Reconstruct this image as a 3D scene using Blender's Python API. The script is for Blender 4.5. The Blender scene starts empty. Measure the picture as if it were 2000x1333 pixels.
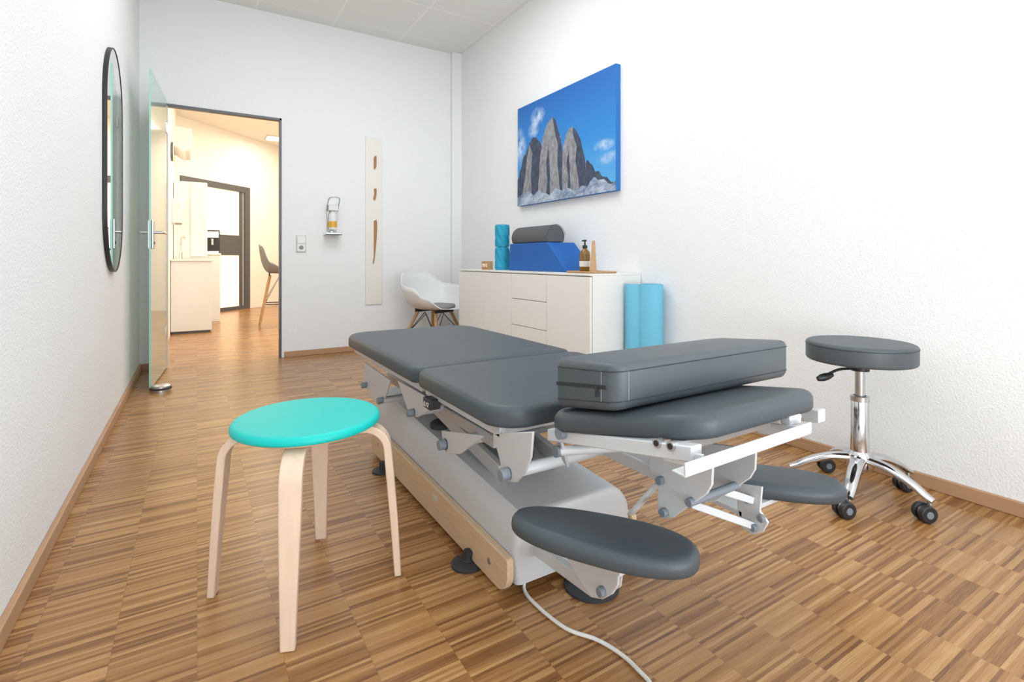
import bpy, bmesh, math, random
from mathutils import Vector, Matrix
random.seed(7)
SC = bpy.context.scene
COL = SC.collection
F, H, HV, A = 1004.0, 0.86, 507.0, math.radians(31.5)
SA, CA = math.sin(A), math.cos(A)
try: SC.view_settings.view_transform = 'Standard'
except Exception: pass

# ------------------------------------------------ measured points (true depth) 
def ray(u, v):
    t = (u-1000)/F
    return SA+CA*t, CA-SA*t, -(v-HV)/F
def PX(u, v, x):
    a, b, c = ray(u, v); Z = x/a; return Vector((x, b*Z, H+c*Z))
def PY(u, v, y):
    a, b, c = ray(u, v); Z = y/b; return Vector((a*Z, y, H+c*Z))
def PZ(u, v, z=0.0):
    a, b, c = ray(u, v); Z = (z-H)/c; return Vector((a*Z, b*Z, z))

# ------------------------------------------------ materials
def newmat(name):
    m = bpy.data.materials.new(name); m.use_nodes = True
    return m, m.node_tree, m.node_tree.nodes['Principled BSDF']
def mat(name, col, rough=0.5, metal=0.0, ns=30.0, na=0.06, bump=0.0, bs=None, emis=0.0, trans=0.0, stretch=None, coat=0.0, spec=None):
    m, nt, b = newmat(name)
    N, L = nt.nodes, nt.links
    tc = N.new('ShaderNodeTexCoord'); mp = N.new('ShaderNodeMapping')
    L.new(tc.outputs['Object'], mp.inputs[0])
    if stretch: mp.inputs['Scale'].default_value = stretch
    nz = N.new('ShaderNodeTexNoise'); nz.inputs['Scale'].default_value = ns; nz.inputs['Detail'].default_value = 4
    L.new(mp.outputs[0], nz.inputs['Vector'])
    mx = N.new('ShaderNodeMix'); mx.data_type = 'RGBA'
    mx.inputs[6].default_value = [c*(1-na) for c in col]+[1]
    mx.inputs[7].default_value = [min(1, c*(1+na)) for c in col]+[1]
    L.new(nz.outputs['Fac'], mx.inputs[0]); L.new(mx.outputs[2], b.inputs['Base Color'])
    b.inputs['Roughness'].default_value = rough; b.inputs['Metallic'].default_value = metal
    b.inputs['Coat Weight'].default_value = coat
    if spec is not None: b.inputs['Specular IOR Level'].default_value = spec
    if trans: b.inputs['Transmission Weight'].default_value = trans
    if emis:
        b.inputs['Emission Color'].default_value = list(col)+[1]; b.inputs['Emission Strength'].default_value = emis
    if bump:
        n2 = N.new('ShaderNodeTexNoise'); n2.inputs['Scale'].default_value = bs or ns*3; n2.inputs['Detail'].default_value = 3
        L.new(mp.outputs[0], n2.inputs['Vector'])
        bp = N.new('ShaderNodeBump'); bp.inputs['Strength'].default_value = bump; bp.inputs['Distance'].default_value = 0.004
        L.new(n2.outputs['Fac'], bp.inputs['Height']); L.new(bp.outputs[0], b.inputs['Normal'])
    return m

def mth(nt, op, a, b=None):
    n = nt.nodes.new('ShaderNodeMath'); n.operation = op
    for i, q in enumerate((a, b)):
        if q is None: continue
        if isinstance(q, (int, float)): n.inputs[i].default_value = q
        else: nt.links.new(q, n.inputs[i])
    return n.outputs[0]

def floor_mat():
    m, nt, b = newmat('oak_strip_parquet'); N, L = nt.nodes, nt.links
    g = N.new('ShaderNodeNewGeometry'); s = N.new('ShaderNodeSeparateXYZ'); L.new(g.outputs['Position'], s.inputs[0])
    LX, WY = 0.16, 0.0078
    xs = mth(nt, 'DIVIDE', s.outputs[0], LX); ci = mth(nt, 'FLOOR', xs)
    wn = N.new('ShaderNodeTexWhiteNoise'); wn.noise_dimensions = '1D'; L.new(ci, wn.inputs['W'])
    ys = mth(nt, 'ADD', mth(nt, 'DIVIDE', s.outputs[1], WY), wn.outputs['Value']); ri = mth(nt, 'FLOOR', ys)
    cb = N.new('ShaderNodeCombineXYZ'); L.new(ci, cb.inputs[0]); L.new(ri, cb.inputs[1])
    w2 = N.new('ShaderNodeTexWhiteNoise'); w2.noise_dimensions = '3D'; L.new(cb.outputs[0], w2.inputs['Vector'])
    cg = N.new('ShaderNodeCombineXYZ'); L.new(mth(nt, 'ADD', mth(nt, 'MULTIPLY', s.outputs[0], 14.0), mth(nt, 'MULTIPLY', w2.outputs['Value'], 90.0)), cg.inputs[0])
    L.new(mth(nt, 'MULTIPLY', s.outputs[1], 420.0), cg.inputs[1])
    nz = N.new('ShaderNodeTexNoise'); nz.inputs['Scale'].default_value = 1.0; nz.inputs['Detail'].default_value = 4; L.new(cg.outputs[0], nz.inputs['Vector'])
    f = mth(nt, 'ADD', mth(nt, 'MULTIPLY', w2.outputs['Value'], 0.62), mth(nt, 'MULTIPLY', nz.outputs['Fac'], 0.62))
    f = mth(nt, 'SUBTRACT', f, 0.12)
    cr = N.new('ShaderNodeValToRGB'); e = cr.color_ramp
    e.elements[0].position = 0.06; e.elements[0].color = (0.105, 0.042, 0.013, 1)
    e.elements[1].position = 0.95; e.elements[1].color = (0.56, 0.345, 0.150, 1)
    for p, c in ((0.24, (0.215, 0.093, 0.029, 1)), (0.45, (0.325, 0.158, 0.053, 1)), (0.72, (0.430, 0.228, 0.085, 1))):
        q = e.elements.new(p); q.color = c
    L.new(f, cr.inputs[0])
    gx = mth(nt, 'LESS_THAN', mth(nt, 'FRACT', xs), 0.012)
    gy = mth(nt, 'LESS_THAN', mth(nt, 'FRACT', mth(nt, 'DIVIDE', s.outputs[1], 0.32)), 0.004)
    gap = mth(nt, 'MULTIPLY', mth(nt, 'MAXIMUM', gx, gy), 0.22)
    mx = N.new('ShaderNodeMix'); mx.data_type = 'RGBA'; L.new(gap, mx.inputs[0]); L.new(cr.outputs[0], mx.inputs[6])
    mx.inputs[7].default_value = (0.10, 0.045, 0.016, 1)
    L.new(mx.outputs[2], b.inputs['Base Color'])
    b.inputs['Roughness'].default_value = 0.27; b.inputs['Specular IOR Level'].default_value = 0.5
    return m

def ceil_mat():
    m, nt, b = newmat('ceiling_tiles'); N, L = nt.nodes, nt.links
    g = N.new('ShaderNodeNewGeometry'); s = N.new('ShaderNodeSeparateXYZ'); L.new(g.outputs['Position'], s.inputs[0])
    a = mth(nt, 'LESS_THAN', mth(nt, 'FRACT', mth(nt, 'DIVIDE', mth(nt, 'ADD', s.outputs[0], 10.2), 0.625)), 0.022)
    c = mth(nt, 'LESS_THAN', mth(nt, 'FRACT', mth(nt, 'DIVIDE', mth(nt, 'ADD', s.outputs[1], 10.3), 0.625)), 0.022)
    k = mth(nt, 'MAXIMUM', a, c)
    nz = N.new('ShaderNodeTexNoise'); nz.inputs['Scale'].default_value = 180; L.new(g.outputs['Position'], nz.inputs['Vector'])
    base = N.new('ShaderNodeMix'); base.data_type = 'RGBA'; L.new(nz.outputs['Fac'], base.inputs[0])
    base.inputs[6].default_value = (0.80, 0.79, 0.76, 1); base.inputs[7].default_value = (0.88, 0.87, 0.84, 1)
    mx = N.new('ShaderNodeMix'); mx.data_type = 'RGBA'; L.new(mth(nt, 'MULTIPLY', k, 0.5), mx.inputs[0]); L.new(base.outputs[2], mx.inputs[6])
    mx.inputs[7].default_value = (0.98, 0.97, 0.95, 1)
    L.new(mx.outputs[2], b.inputs['Base Color']); b.inputs['Roughness'].default_value = 0.9
    return m

M = {}
M['wall'] = mat('white_wall', (0.865, 0.875, 0.875), 0.85, ns=3, na=0.01, bump=0.6, bs=140)
M['hallwall'] = mat('warm_wall', (0.87, 0.85, 0.81), 0.85, ns=3, na=0.01)
M['floor'] = floor_mat(); M['ceil'] = ceil_mat()
M['base'] = mat('oak_baseboard', (0.46, 0.27, 0.15), 0.45, ns=8, na=0.18, stretch=(6, 1, 6))
M['darkmetal'] = mat('dark_steel_frame', (0.12, 0.125, 0.135), 0.45, 0.4)
M['greymetal'] = mat('light_steel_lining', (0.62, 0.62, 0.60), 0.45, 0.1)
M['glass'] = mat('green_tinted_glass', (0.80, 0.96, 0.89), 0.06, trans=0.75)
M['glassedge'] = mat('green_glass_edge', (0.42, 0.80, 0.68), 0.15, trans=0.2)
M['chrome'] = mat('chrome', (0.66, 0.66, 0.68), 0.10, 1.0)
M['satin'] = mat('satin_steel', (0.60, 0.60, 0.60), 0.32, 1.0)
M['black'] = mat('black_plastic', (0.018, 0.019, 0.021), 0.42)
M['mirror'] = mat('mirror_glass', (0.93, 0.96, 0.95), 0.015, 1.0, na=0.0)
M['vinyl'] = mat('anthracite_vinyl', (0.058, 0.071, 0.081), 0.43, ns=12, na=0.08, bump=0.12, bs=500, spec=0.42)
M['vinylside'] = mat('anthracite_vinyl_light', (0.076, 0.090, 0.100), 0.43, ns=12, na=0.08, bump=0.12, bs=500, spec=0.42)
M['thread'] = mat('grey_thread', (0.30, 0.31, 0.32), 0.7)
M['darkthread'] = mat('dark_thread', (0.025, 0.028, 0.032), 0.6)
M['silver'] = mat('silver_powder_coat', (0.56, 0.57, 0.58), 0.40, 0.15, ns=200, na=0.03)
M['offwhite'] = mat('light_powder_coat', (0.63, 0.65, 0.67), 0.40, 0.1, ns=200, na=0.02)
M['cap'] = mat('grey_plastic_cap', (0.19, 0.22, 0.25), 0.5)
M['birch'] = mat('birch_veneer', (0.64, 0.46, 0.29), 0.45, ns=5, na=0.16, stretch=(20, 2, 20))
M['birchleg'] = mat('birch_plywood', (0.74, 0.56, 0.42), 0.45, ns=6, na=0.10, stretch=(14, 14, 1.5))
M['teal'] = mat('turquoise_vinyl', (0.0, 0.51, 0.46), 0.45, ns=20, na=0.04, bump=0.08, bs=500, spec=0.4)
M['white'] = mat('white_lacquer', (0.83, 0.815, 0.78), 0.35, na=0.01)
M['gapdark'] = mat('shadow_gap', (0.30, 0.28, 0.26), 0.8)
M['whiteplastic'] = mat('white_plastic', (0.79, 0.79, 0.79), 0.35, na=0.01)
M['greyplastic'] = mat('pale_grey_plastic', (0.60, 0.60, 0.60), 0.4, na=0.02)
M['greyfelt'] = mat('grey_felt', (0.27, 0.27, 0.28), 0.9, ns=90, na=0.15)
M['rollerblue'] = mat('turquoise_foam', (0.012, 0.32, 0.50), 0.6)
M['blue'] = mat('royal_blue_fabric', (0.010, 0.11, 0.40), 0.7, ns=200, na=0.15, bump=0.2, bs=400)
M['bolster'] = mat('dark_grey_fabric', (0.095, 0.10, 0.108), 0.8, ns=200, na=0.2, bump=0.2, bs=400)
M['mat'] = mat('pale_turquoise_foam', (0.16, 0.52, 0.72), 0.6, ns=100, na=0.06)
M['matdark'] = mat('dark_turquoise_foam', (0.02, 0.17, 0.25), 0.6, ns=100, na=0.06)
M['amber'] = mat('amber_glass', (0.24, 0.11, 0.012), 0.12, na=0.1, coat=0.5)
M['label'] = mat('paper_label', (0.78, 0.76, 0.70), 0.8)
M['oak'] = mat('honey_wood', (0.50, 0.30, 0.15), 0.5, ns=10, na=0.2, stretch=(3, 3, 12))
M['walnut'] = mat('reddish_wood', (0.42, 0.19, 0.07), 0.45, ns=12, na=0.25, stretch=(6, 6, 1))
M['panelpale'] = mat('pale_panel', (0.84, 0.815, 0.76), 0.6, na=0.01)
M['led'] = mat('clock_digits', (0.9, 0.85, 0.7), 0.5, emis=0.6)
M['cable'] = mat('pale_cable', (0.70, 0.68, 0.64), 0.5)
M['canvas'] = mat('canvas_edge_blue', (0.02, 0.17, 0.50), 0.7)
M['frost'] = mat('frosted_glass_daylight_glow', (1.0, 0.90, 0.70), 0.4, emis=0.75, na=0.02)  # glow put into the glass, stands for daylight behind it
M['lamp'] = mat('ceiling_lamp_diffuser', (1.0, 0.95, 0.85), 0.4, emis=3.0, na=0.0)
M['hallcab'] = mat('cream_cabinet', (0.80, 0.81, 0.82), 0.5, na=0.01)
M['hallceil'] = mat('warm_hall_ceiling', (0.82, 0.79, 0.73), 0.9, ns=100, na=0.02)
M['gel'] = mat('yellow_gel', (0.75, 0.42, 0.03), 0.2)
M['rubber'] = mat('black_rubber', (0.03, 0.032, 0.035), 0.6)

# ------------------------------------------------ mesh helpers
def B(): return bmesh.new()
def boxm(bm, x0, x1, y0, y1, z0, z1):
    vs = [bm.verts.new((x, y, z)) for z in (z0, z1) for y in (y0, y1) for x in (x0, x1)]
    for f in ((0,2,3,1),(4,5,7,6),(0,1,5,4),(2,6,7,3),(0,4,6,2),(1,3,7,5)): bm.faces.new([vs[i] for i in f])
    return vs
def frame_of(d):
    d = d.normalized(); a = Vector((0,0,1)) if abs(d.z) < 0.9 else Vector((1,0,0))
    s = d.cross(a).normalized(); return s, s.cross(d).normalized()
def bar(bm, p0, p1, w, h, side=None):
    p0, p1 = Vector(p0), Vector(p1); d = (p1-p0).normalized()
    if side is None: s, n = frame_of(d)
    else: s = Vector(side); s = (s-d*s.dot(d)).normalized(); n = s.cross(d)
    vs = []
    for p in (p0, p1):
        for a, b in ((-1,-1),(1,-1),(1,1),(-1,1)): vs.append(bm.verts.new(p+s*a*w/2+n*b*h/2))
    for f in ((3,2,1,0),(4,5,6,7),(0,1,5,4),(1,2,6,5),(2,3,7,6),(3,0,4,7)): bm.faces.new([vs[i] for i in f])
def tube(bm, p0, p1, r0, r1=None, seg=20):
    if r1 is None: r1 = r0
    p0, p1 = Vector(p0), Vector(p1); s, n = frame_of(p1-p0); R = []
    for p, r in ((p0, r0), (p1, r1)):
        R.append([bm.verts.new(p+(s*math.cos(2*math.pi*i/seg)+n*math.sin(2*math.pi*i/seg))*r) for i in range(seg)])
    for i in range(seg): bm.faces.new((R[0][i], R[0][(i+1)%seg], R[1][(i+1)%seg], R[1][i]))
    bm.faces.new(R[0][::-1]); bm.faces.new(R[1])
def path(bm, pts, r, seg=12):
    pts = [Vector(p) for p in pts]; R = []; ref = None
    for k, p in enumerate(pts):
        d = (pts[min(k+1, len(pts)-1)]-pts[max(k-1, 0)]).normalized()
        if ref is None: ref = frame_of(d)[0]
        s = (ref-d*ref.dot(d)).normalized(); n = s.cross(d); ref = s
        rr = r[k] if isinstance(r, (list, tuple)) else r
        R.append([bm.verts.new(p+(s*math.cos(2*math.pi*i/seg)+n*math.sin(2*math.pi*i/seg))*rr) for i in range(seg)])
    for a, b in zip(R, R[1:]):
        for i in range(seg): bm.faces.new((a[i], a[(i+1)%seg], b[(i+1)%seg], b[i]))
    bm.faces.new(R[0][::-1]); bm.faces.new(R[-1])
def smoothpts(pts, n=8):
    pts = [Vector(p) for p in pts]; out = []
    P = [pts[0]*2-pts[1]]+pts+[pts[-1]*2-pts[-2]]
    for i in range(1, len(P)-2):
        for k in range(n):
            t = k/n; a, b, c, d = P[i-1], P[i], P[i+1], P[i+2]
            out.append(0.5*((2*b)+(c-a)*t+(2*a-5*b+4*c-d)*t*t+(3*b-a-3*c+d)*t**3))
    out.append(pts[-1]); return out
def sweeprect(bm, pts, side, w, h):
    pts = [Vector(p) for p in pts]; R = []; n_ = len(pts)
    for k, p in enumerate(pts):
        d = (pts[min(k+1, n_-1)]-pts[max(k-1, 0)]).normalized()
        s = Vector(side); s = (s-d*s.dot(d)).normalized(); n = s.cross(d)
        ww = w[k] if isinstance(w, list) else w
        hh = h[k] if isinstance(h, list) else h
        R.append([bm.verts.new(p+s*a*ww/2+n*b*hh/2) for a, b in ((-1,-1),(1,-1),(1,1),(-1,1))])
    for a, b in zip(R, R[1:]):
        for i in range(4): bm.faces.new((a[i], a[(i+1)%4], b[(i+1)%4], b[i]))
    bm.faces.new(R[0][::-1]); bm.faces.new(R[-1])
def prism(bm, pts, off):
    pts = [Vector(p) for p in pts]; off = Vector(off)
    a = [bm.verts.new(p) for p in pts]; b = [bm.verts.new(p+off) for p in pts]; n = len(pts)
    bm.faces.new(a[::-1]); bm.faces.new(b)
    for i in range(n): bm.faces.new((a[i], a[(i+1)%n], b[(i+1)%n], b[i]))
def lathe(bm, prof, c=(0,0,0), seg=40):
    c = Vector(c); R = []
    for r, z in prof:
        if r < 1e-6: R.append([bm.verts.new(c+Vector((0,0,z)))])
        else: R.append([bm.verts.new(c+Vector((r*math.cos(2*math.pi*i/seg), r*math.sin(2*math.pi*i/seg), z))) for i in range(seg)])
    for a, b in zip(R, R[1:]):
        for i in range(seg):
            j = (i+1)%seg
            if len(a) == 1 and len(b) == 1: continue
            if len(a) == 1: bm.faces.new((a[0], b[j], b[i]))
            elif len(b) == 1: bm.faces.new((a[i], a[j], b[0]))
            else: bm.faces.new((a[i], a[j], b[j], b[i]))
def roundpoly(pts, rads, seg=8):
    out = []; n = len(pts)
    if not isinstance(rads, (list, tuple)): rads = [rads]*n
    for i in range(n):
        p = Vector(pts[i]); a = (Vector(pts[i-1])-p); b = (Vector(pts[(i+1)%n])-p)
        la, lb = a.length, b.length; a.normalize(); b.normalize()
        ang = a.angle(b); r = rads[i]; t = min(r/math.tan(ang/2), la*0.49, lb*0.49)
        p0, p1 = p+a*t, p+b*t
        for k in range(seg+1):
            s = k/seg; out.append((1-s)**2*p0+2*s*(1-s)*(p*0.62+(p0+p1)*0.19)+s*s*p1)
    return out
def slab(bm, outline, z0, z1, r, dome=0.0, rb=None, fn=None):
    n = len(outline); P = [Vector((p[0], p[1])) for p in outline]; rb = r if rb is None else rb
    nor = []
    for i in range(n):
        d = (P[(i+1)%n]-P[i-1]).normalized(); nor.append(Vector((-d.y, d.x)))
    c = sum(P, Vector((0,0)))/n
    rings = [(rb, z0, 1)]
    for k in range(1, 5):
        a = math.pi/2*k/4; rings.append((rb*(1-math.sin(a)), z0+rb*(1-math.cos(a)), 1))
    for k in range(0, 6):
        a = math.pi/2*k/5; rings.append((r*(1-math.cos(a)), z1-r+r*math.sin(a), 1))
    for s in (0.93, 0.8, 0.6, 0.35): rings.append((r, z1+dome*(1-s*s), s))
    R = []
    for ins, z, s in rings:
        ring = []
        for i in range(n):
            q = P[i]+nor[i]*ins; q = c+(q-c)*s; v = Vector((q.x, q.y, z))
            ring.append(bm.verts.new(fn(v) if fn else v))
        R.append(ring)
    for a, b in zip(R, R[1:]):
        for i in range(n): bm.faces.new((a[i], a[(i+1)%n], b[(i+1)%n], b[i]))
    bm.faces.new(R[0][::-1]); v = Vector((c.x, c.y, z1+dome)); cv = bm.verts.new(fn(v) if fn else v)
    for i in range(n): bm.faces.new((R[-1][i], R[-1][(i+1)%n], cv))

def obj(name, bm, m, parent=None, loc=None, bevel=0.0, sharp=38, seg=2, label=None):
    bmesh.ops.recalc_face_normals(bm, faces=bm.faces)
    me = bpy.data.meshes.new(name)
    o0 = Vector(parent.location) if parent is not None else Vector(loc or (0,0,0))
    if parent is not None and parent.parent is not None: o0 = Vector(parent.parent.location)+o0
    bmesh.ops.translate(bm, verts=bm.verts, vec=-o0)
    bm.to_mesh(me); bm.free()
    for p in me.polygons: p.use_smooth = True
    try: me.set_sharp_from_angle(angle=math.radians(sharp))
    except Exception: pass
    for q in (m if isinstance(m, list) else [m]): me.materials.append(q)
    o = bpy.data.objects.new(name, me); COL.objects.link(o)
    if parent is not None: o.parent = parent
    else: o.location = o0
    if bevel:
        b = o.modifiers.new('bevel', 'BEVEL'); b.width = bevel; b.segments = seg; b.limit_method = 'ANGLE'; b.angle_limit = math.radians(40)
    if label: o['label'] = label
    return o
def thing(name, label, cat, loc=(0,0,0), group=None):
    o = bpy.data.objects.new(name, None); COL.objects.link(o); o.location = loc; o.empty_display_size = 0.1
    if label: o['label'] = label
    if cat: o['category'] = cat
    if group: o['group'] = group
    return o
def tag(o, label, cat, group=None):
    o['label'] = label; o['category'] = cat
    if group: o['group'] = group
    return o
def struct(name, bm, m, **k):
    o = obj(name, bm, m, **k)
    if k.get('parent') is None: o['kind'] = 'structure'
    return o
def sbox(name, ext, m, **k):
    bm = B(); boxm(bm, *ext); return struct(name, bm, m, **k)
def textmesh(name, s, size, m, parent, M4, depth=0.0005):
    cu = bpy.data.curves.new(name, 'FONT'); cu.body = s; cu.size = size; cu.extrude = depth; cu.align_x = 'CENTER'; cu.align_y = 'CENTER'
    t = bpy.data.objects.new('tmp', cu); COL.objects.link(t)
    bpy.context.view_layer.update()
    me = bpy.data.meshes.new_from_object(t.evaluated_get(bpy.context.evaluated_depsgraph_get()))
    bpy.data.objects.remove(t); me.transform(M4)
    o0 = Vector(parent.location)+(Vector(parent.parent.location) if parent.parent else Vector((0,0,0)))
    me.transform(Matrix.Translation(-o0))
    me.materials.clear(); me.materials.append(m); me.name = name
    o = bpy.data.objects.new(name, me); COL.objects.link(o); o.parent = parent
    return o

# ================================================ SETTING
XL, XR, YB, ZC, YR = -0.38, 2.35, 4.89, 3.0, -2.3
DX0, DX1, DZ = -0.20, 0.623, 2.085
sbox('floor', (-0.6, 4.2, YR-0.1, 13.5, -0.1, 0), M['floor'])
sbox('ceiling', (XL-0.1, XR+0.1, YR-0.1, YB+0.1, ZC, ZC+0.1), M['ceil'])
sbox('wall_left', (XL-0.1, XL, YR-0.1, YB+0.1, 0, ZC), M['wall'])
sbox('wall_right', (XR, XR+0.1, YR-0.1, YB+0.1, 0, ZC), M['wall'])
bm = B()
boxm(bm, XL, DX0, YB, YB+0.1, 0, ZC); boxm(bm, DX1, XR, YB, YB+0.1, 0, ZC); boxm(bm, DX0, DX1, YB, YB+0.1, DZ, ZC)
boxm(bm, 2.245, XR, YB-0.05, YB, 0, ZC)
struct('wall_back', bm, M['wall'])
bm = B()
boxm(bm, XL, -0.2, YR-0.1, YR, 0, ZC); boxm(bm, 2.2, XR, YR-0.1, YR, 0, ZC)
boxm(bm, -0.2, 2.2, YR-0.1, YR, 0, 0.3); boxm(bm, -0.2, 2.2, YR-0.1, YR, 2.8, ZC)
struct('wall_rear', bm, M['wall'])
bm = B()
for x in (-0.2, 0.97, 2.14): boxm(bm, x, x+0.06, YR-0.08, YR-0.02, 0.3, 2.8)
boxm(bm, -0.2, 2.2, YR-0.08, YR-0.02, 0.3, 0.36); boxm(bm, -0.2, 2.2, YR-0.08, YR-0.02, 2.74, 2.8)
struct('window_1', bm, M['darkmetal'])
bh = 0.05
sbox('baseboard_left', (XL, XL+0.016, YR, YB, 0, bh), M['base'], bevel=0.003)
sbox('baseboard_right', (XR-0.016, XR, YR, YB-0.05, 0, bh), M['base'], bevel=0.003)
bm = B(); boxm(bm, DX1+0.03, 2.245, YB-0.016, YB, 0, bh); boxm(bm, XL+0.016, DX0-0.03, YB-0.016, YB, 0, bh)
struct('baseboard_back', bm, M['base'], bevel=0.003)
bm = B()
boxm(bm, DX1-0.010, DX1+0.008, YB-0.008, YB+0.05, 0, DZ+0.008)
boxm(bm, DX0-0.006, DX1+0.008, YB-0.008, YB+0.05, DZ-0.012, DZ+0.008)
struct('trim_1', bm, M['darkmetal'], bevel=0.002)
sbox('trim_2', (DX0-0.006, DX0+0.003, YB-0.006, YB+0.10, 0, DZ-0.012), M['greymetal'])
GX = -0.207; YH = YB-0.022
d = thing('door_1', None, None, (GX, YH, 0)); d['kind'] = 'structure'
YN = YH-0.755
bm = B(); boxm(bm, GX-0.005, GX+0.005, YN, YH, 0.012, 2.11); obj('glass_panel', bm, M['glass'], d, bevel=0.001)
bm = B(); boxm(bm, GX-0.0052, GX+0.0052, YN-0.005, YN-0.0005, 0.012, 2.11); obj('glass_edge', bm, M['glassedge'], d)
for sx in (-1, 1):
    bm = B(); boxm(bm, GX+sx*0.006, GX+sx*0.016, YN+0.02, YN+0.09, 0.93, 1.12); lp = obj('lock_plate', bm, M['satin'], d, bevel=0.002)
    yy = YN+0.055
    bm = B(); tube(bm, (GX+sx*0.01, yy, 1.04), (GX+sx*0.06, yy, 1.04), 0.010)
    path(bm, smoothpts([(GX+sx*0.055, yy, 1.04), (GX+sx*0.064, yy+0.015, 1.04), (GX+sx*0.064, yy+0.135, 1.04)]), 0.010)
    obj('lever_handle', bm, M['satin'], lp)
    bm = B(); tube(bm, (GX+sx*0.014, yy, 0.97), (GX+sx*0.020, yy, 0.97), 0.009); obj('key_cylinder', bm, M['darkmetal'], lp)
for z in (0.25, 1.85):
    bm = B(); boxm(bm, GX-0.012, GX+0.010, YH-0.06, YH, z, z+0.08); obj('hinge', bm, M['satin'], d, bevel=0.002)
d.rotation_euler = (0, 0, math.radians(-4.2))
# hallway
HX = -0.26
sbox('wall_hall_left', (HX-0.1, HX, YB+0.1, 9.4, 0, ZC), M['hallwall'])
sbox('wall_hall_right', (3.6, 3.7, YB+0.1, 13.3, 0, ZC), M['hallwall'])
sbox('wall_hall_front', (XR+0.1, 3.7, YB, YB+0.1, 0, ZC), M['hallwall'])
sbox('ceiling_hall', (HX-0.1, 3.7, YB+0.1, 13.4, ZC, ZC+0.1), M['hallceil'])
e = Vector((0.7071, 0.7071, 0)); w0 = Vector((-0.36, 9.01, 0)); nn = Vector((-0.7071, 0.7071, 0))
s0, s1 = 0.20, 1.62
bm = B()
def wallseg(a, b, z0, z1):
    prism(bm, [w0+e*a+Vector((0,0,z0)), w0+e*b+Vector((0,0,z0)), w0+e*b+Vector((0,0,z1)), w0+e*a+Vector((0,0,z1))], nn*0.1)
wallseg(-0.1, s0, 0, ZC); wallseg(s1, 5.7, 0, ZC); wallseg(s0, s1, 2.12, ZC)
struct('wall_hall_far', bm, M['hallwall'])
d2 = thing('door_2', None, None, w0+e*0.9); d2['kind'] = 'structure'
def bseg(bm, a, b, z0, z1, t0=-0.02, t1=0.06):
    q = w0+nn*t0
    prism(bm, [q+e*a+Vector((0,0,z0)), q+e*b+Vector((0,0,z0)), q+e*b+Vector((0,0,z1)), q+e*a+Vector((0,0,z1))], nn*(t1-t0))
bm = B(); bseg(bm, s0, s0+0.10, 0, 2.12); bseg(bm, s1-0.12, s1, 0, 2.12); bseg(bm, s0+0.1, s1-0.12, 2.02, 2.12); bseg(bm, s0+0.1, s1-0.12, 0.0, 0.06)
bseg(bm, s1-0.22, s1-0.15, 0.06, 2.02, 0.0, 0.05)
obj('frame', bm, M['darkmetal'], d2)
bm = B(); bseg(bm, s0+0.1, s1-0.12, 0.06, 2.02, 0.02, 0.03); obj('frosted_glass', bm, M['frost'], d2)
bm = B(); bseg(bm, s0+0.1, s1-0.22, 0.93, 1.27, 0.0, 0.018); obj('middle_rail', bm, M['darkmetal'], d2)

# hall things
t = thing('kitchen_cabinet', 'white base cabinet with worktop standing against the left hallway wall', 'cabinet', (-0.04, 7.3, 0))
bm = B(); boxm(bm, HX+0.005, 0.15, 7.02, 7.75, 0.03, 0.84); obj('body', bm, M['hallcab'], t, bevel=0.003)
bm = B(); boxm(bm, HX+0.005, 0.165, 7.0, 7.77, 0.84, 0.862); obj('worktop', bm, M['white'], t, bevel=0.003)
bm = B(); boxm(bm, HX+0.01, 0.13, 7.05, 7.7, 0.0, 0.03); obj('plinth', bm, M['darkmetal'], t)
t = thing('side_cabinet', 'warm cream base unit carrying the coffee machine, behind the white cabinet', 'cabinet', (0.2, 8.4, 0))
bm = B(); boxm(bm, -0.05, 0.275, 8.2, 8.75, 0.0, 0.92); obj('body', bm, M['hallcab'], t, bevel=0.003)
bm = B(); boxm(bm, -0.05, 0.285, 8.19, 8.76, 0.92, 0.945); obj('worktop', bm, M['white'], t, bevel=0.003)
t = thing('tall_cabinet', 'tall cream cupboard rising behind the white hallway cabinet', 'cabinet', (-0.05, 7.95, 0))
bm = B(); boxm(bm, HX+0.005, 0.115, 7.8, 8.15, 0.0, 1.86); obj('body', bm, M['hallcab'], t, bevel=0.003)
bm = B(); boxm(bm, -0.07, 0.11, 7.785, 7.8, 0.9, 1.84); obj('door', bm, M['hallcab'], t, bevel=0.003)
t = thing('coffee_machine', 'black and silver coffee machine on the cream unit in the hallway', 'coffee machine', (0.2, 8.4, 0.945))
bm = B(); boxm(bm, 0.08, 0.275, 8.28, 8.6, 0.945, 1.27); obj('body', bm, M['black'], t, bevel=0.01)
bm = B(); boxm(bm, 0.10, 0.26, 8.262, 8.28, 1.16, 1.25); obj('front_panel', bm, M['satin'], t, bevel=0.003)
bm = B(); tube(bm, (0.18, 8.25, 1.06), (0.18, 8.25, 1.14), 0.016); bar(bm, (0.18, 8.25, 1.13), (0.18, 8.29, 1.13), 0.03, 0.03); obj('spout', bm, M['satin'], t)
bm = B(); boxm(bm, 0.10, 0.26, 8.22, 8.28, 0.945, 0.975); obj('drip_tray', bm, M['satin'], t, bevel=0.003)
t = thing('towel_dispenser', 'white paper towel dispenser on the hallway wall above the sink cabinet', 'towel dispenser', (HX, 7.55, 1.3))
bm = B(); boxm(bm, HX-0.004, HX+0.12, 7.4, 7.62, 1.30, 1.60); obj('housing', bm, M['whiteplastic'], t, bevel=0.015)
bm = B(); boxm(bm, HX+0.03, HX+0.10, 7.44, 7.58, 1.29, 1.30); obj('paper_slot', bm, M['gapdark'], t)
t = thing('water_tap', 'chrome mixer tap on the white hallway cabinet', 'tap', (-0.17, 7.45, 0.862))
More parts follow.
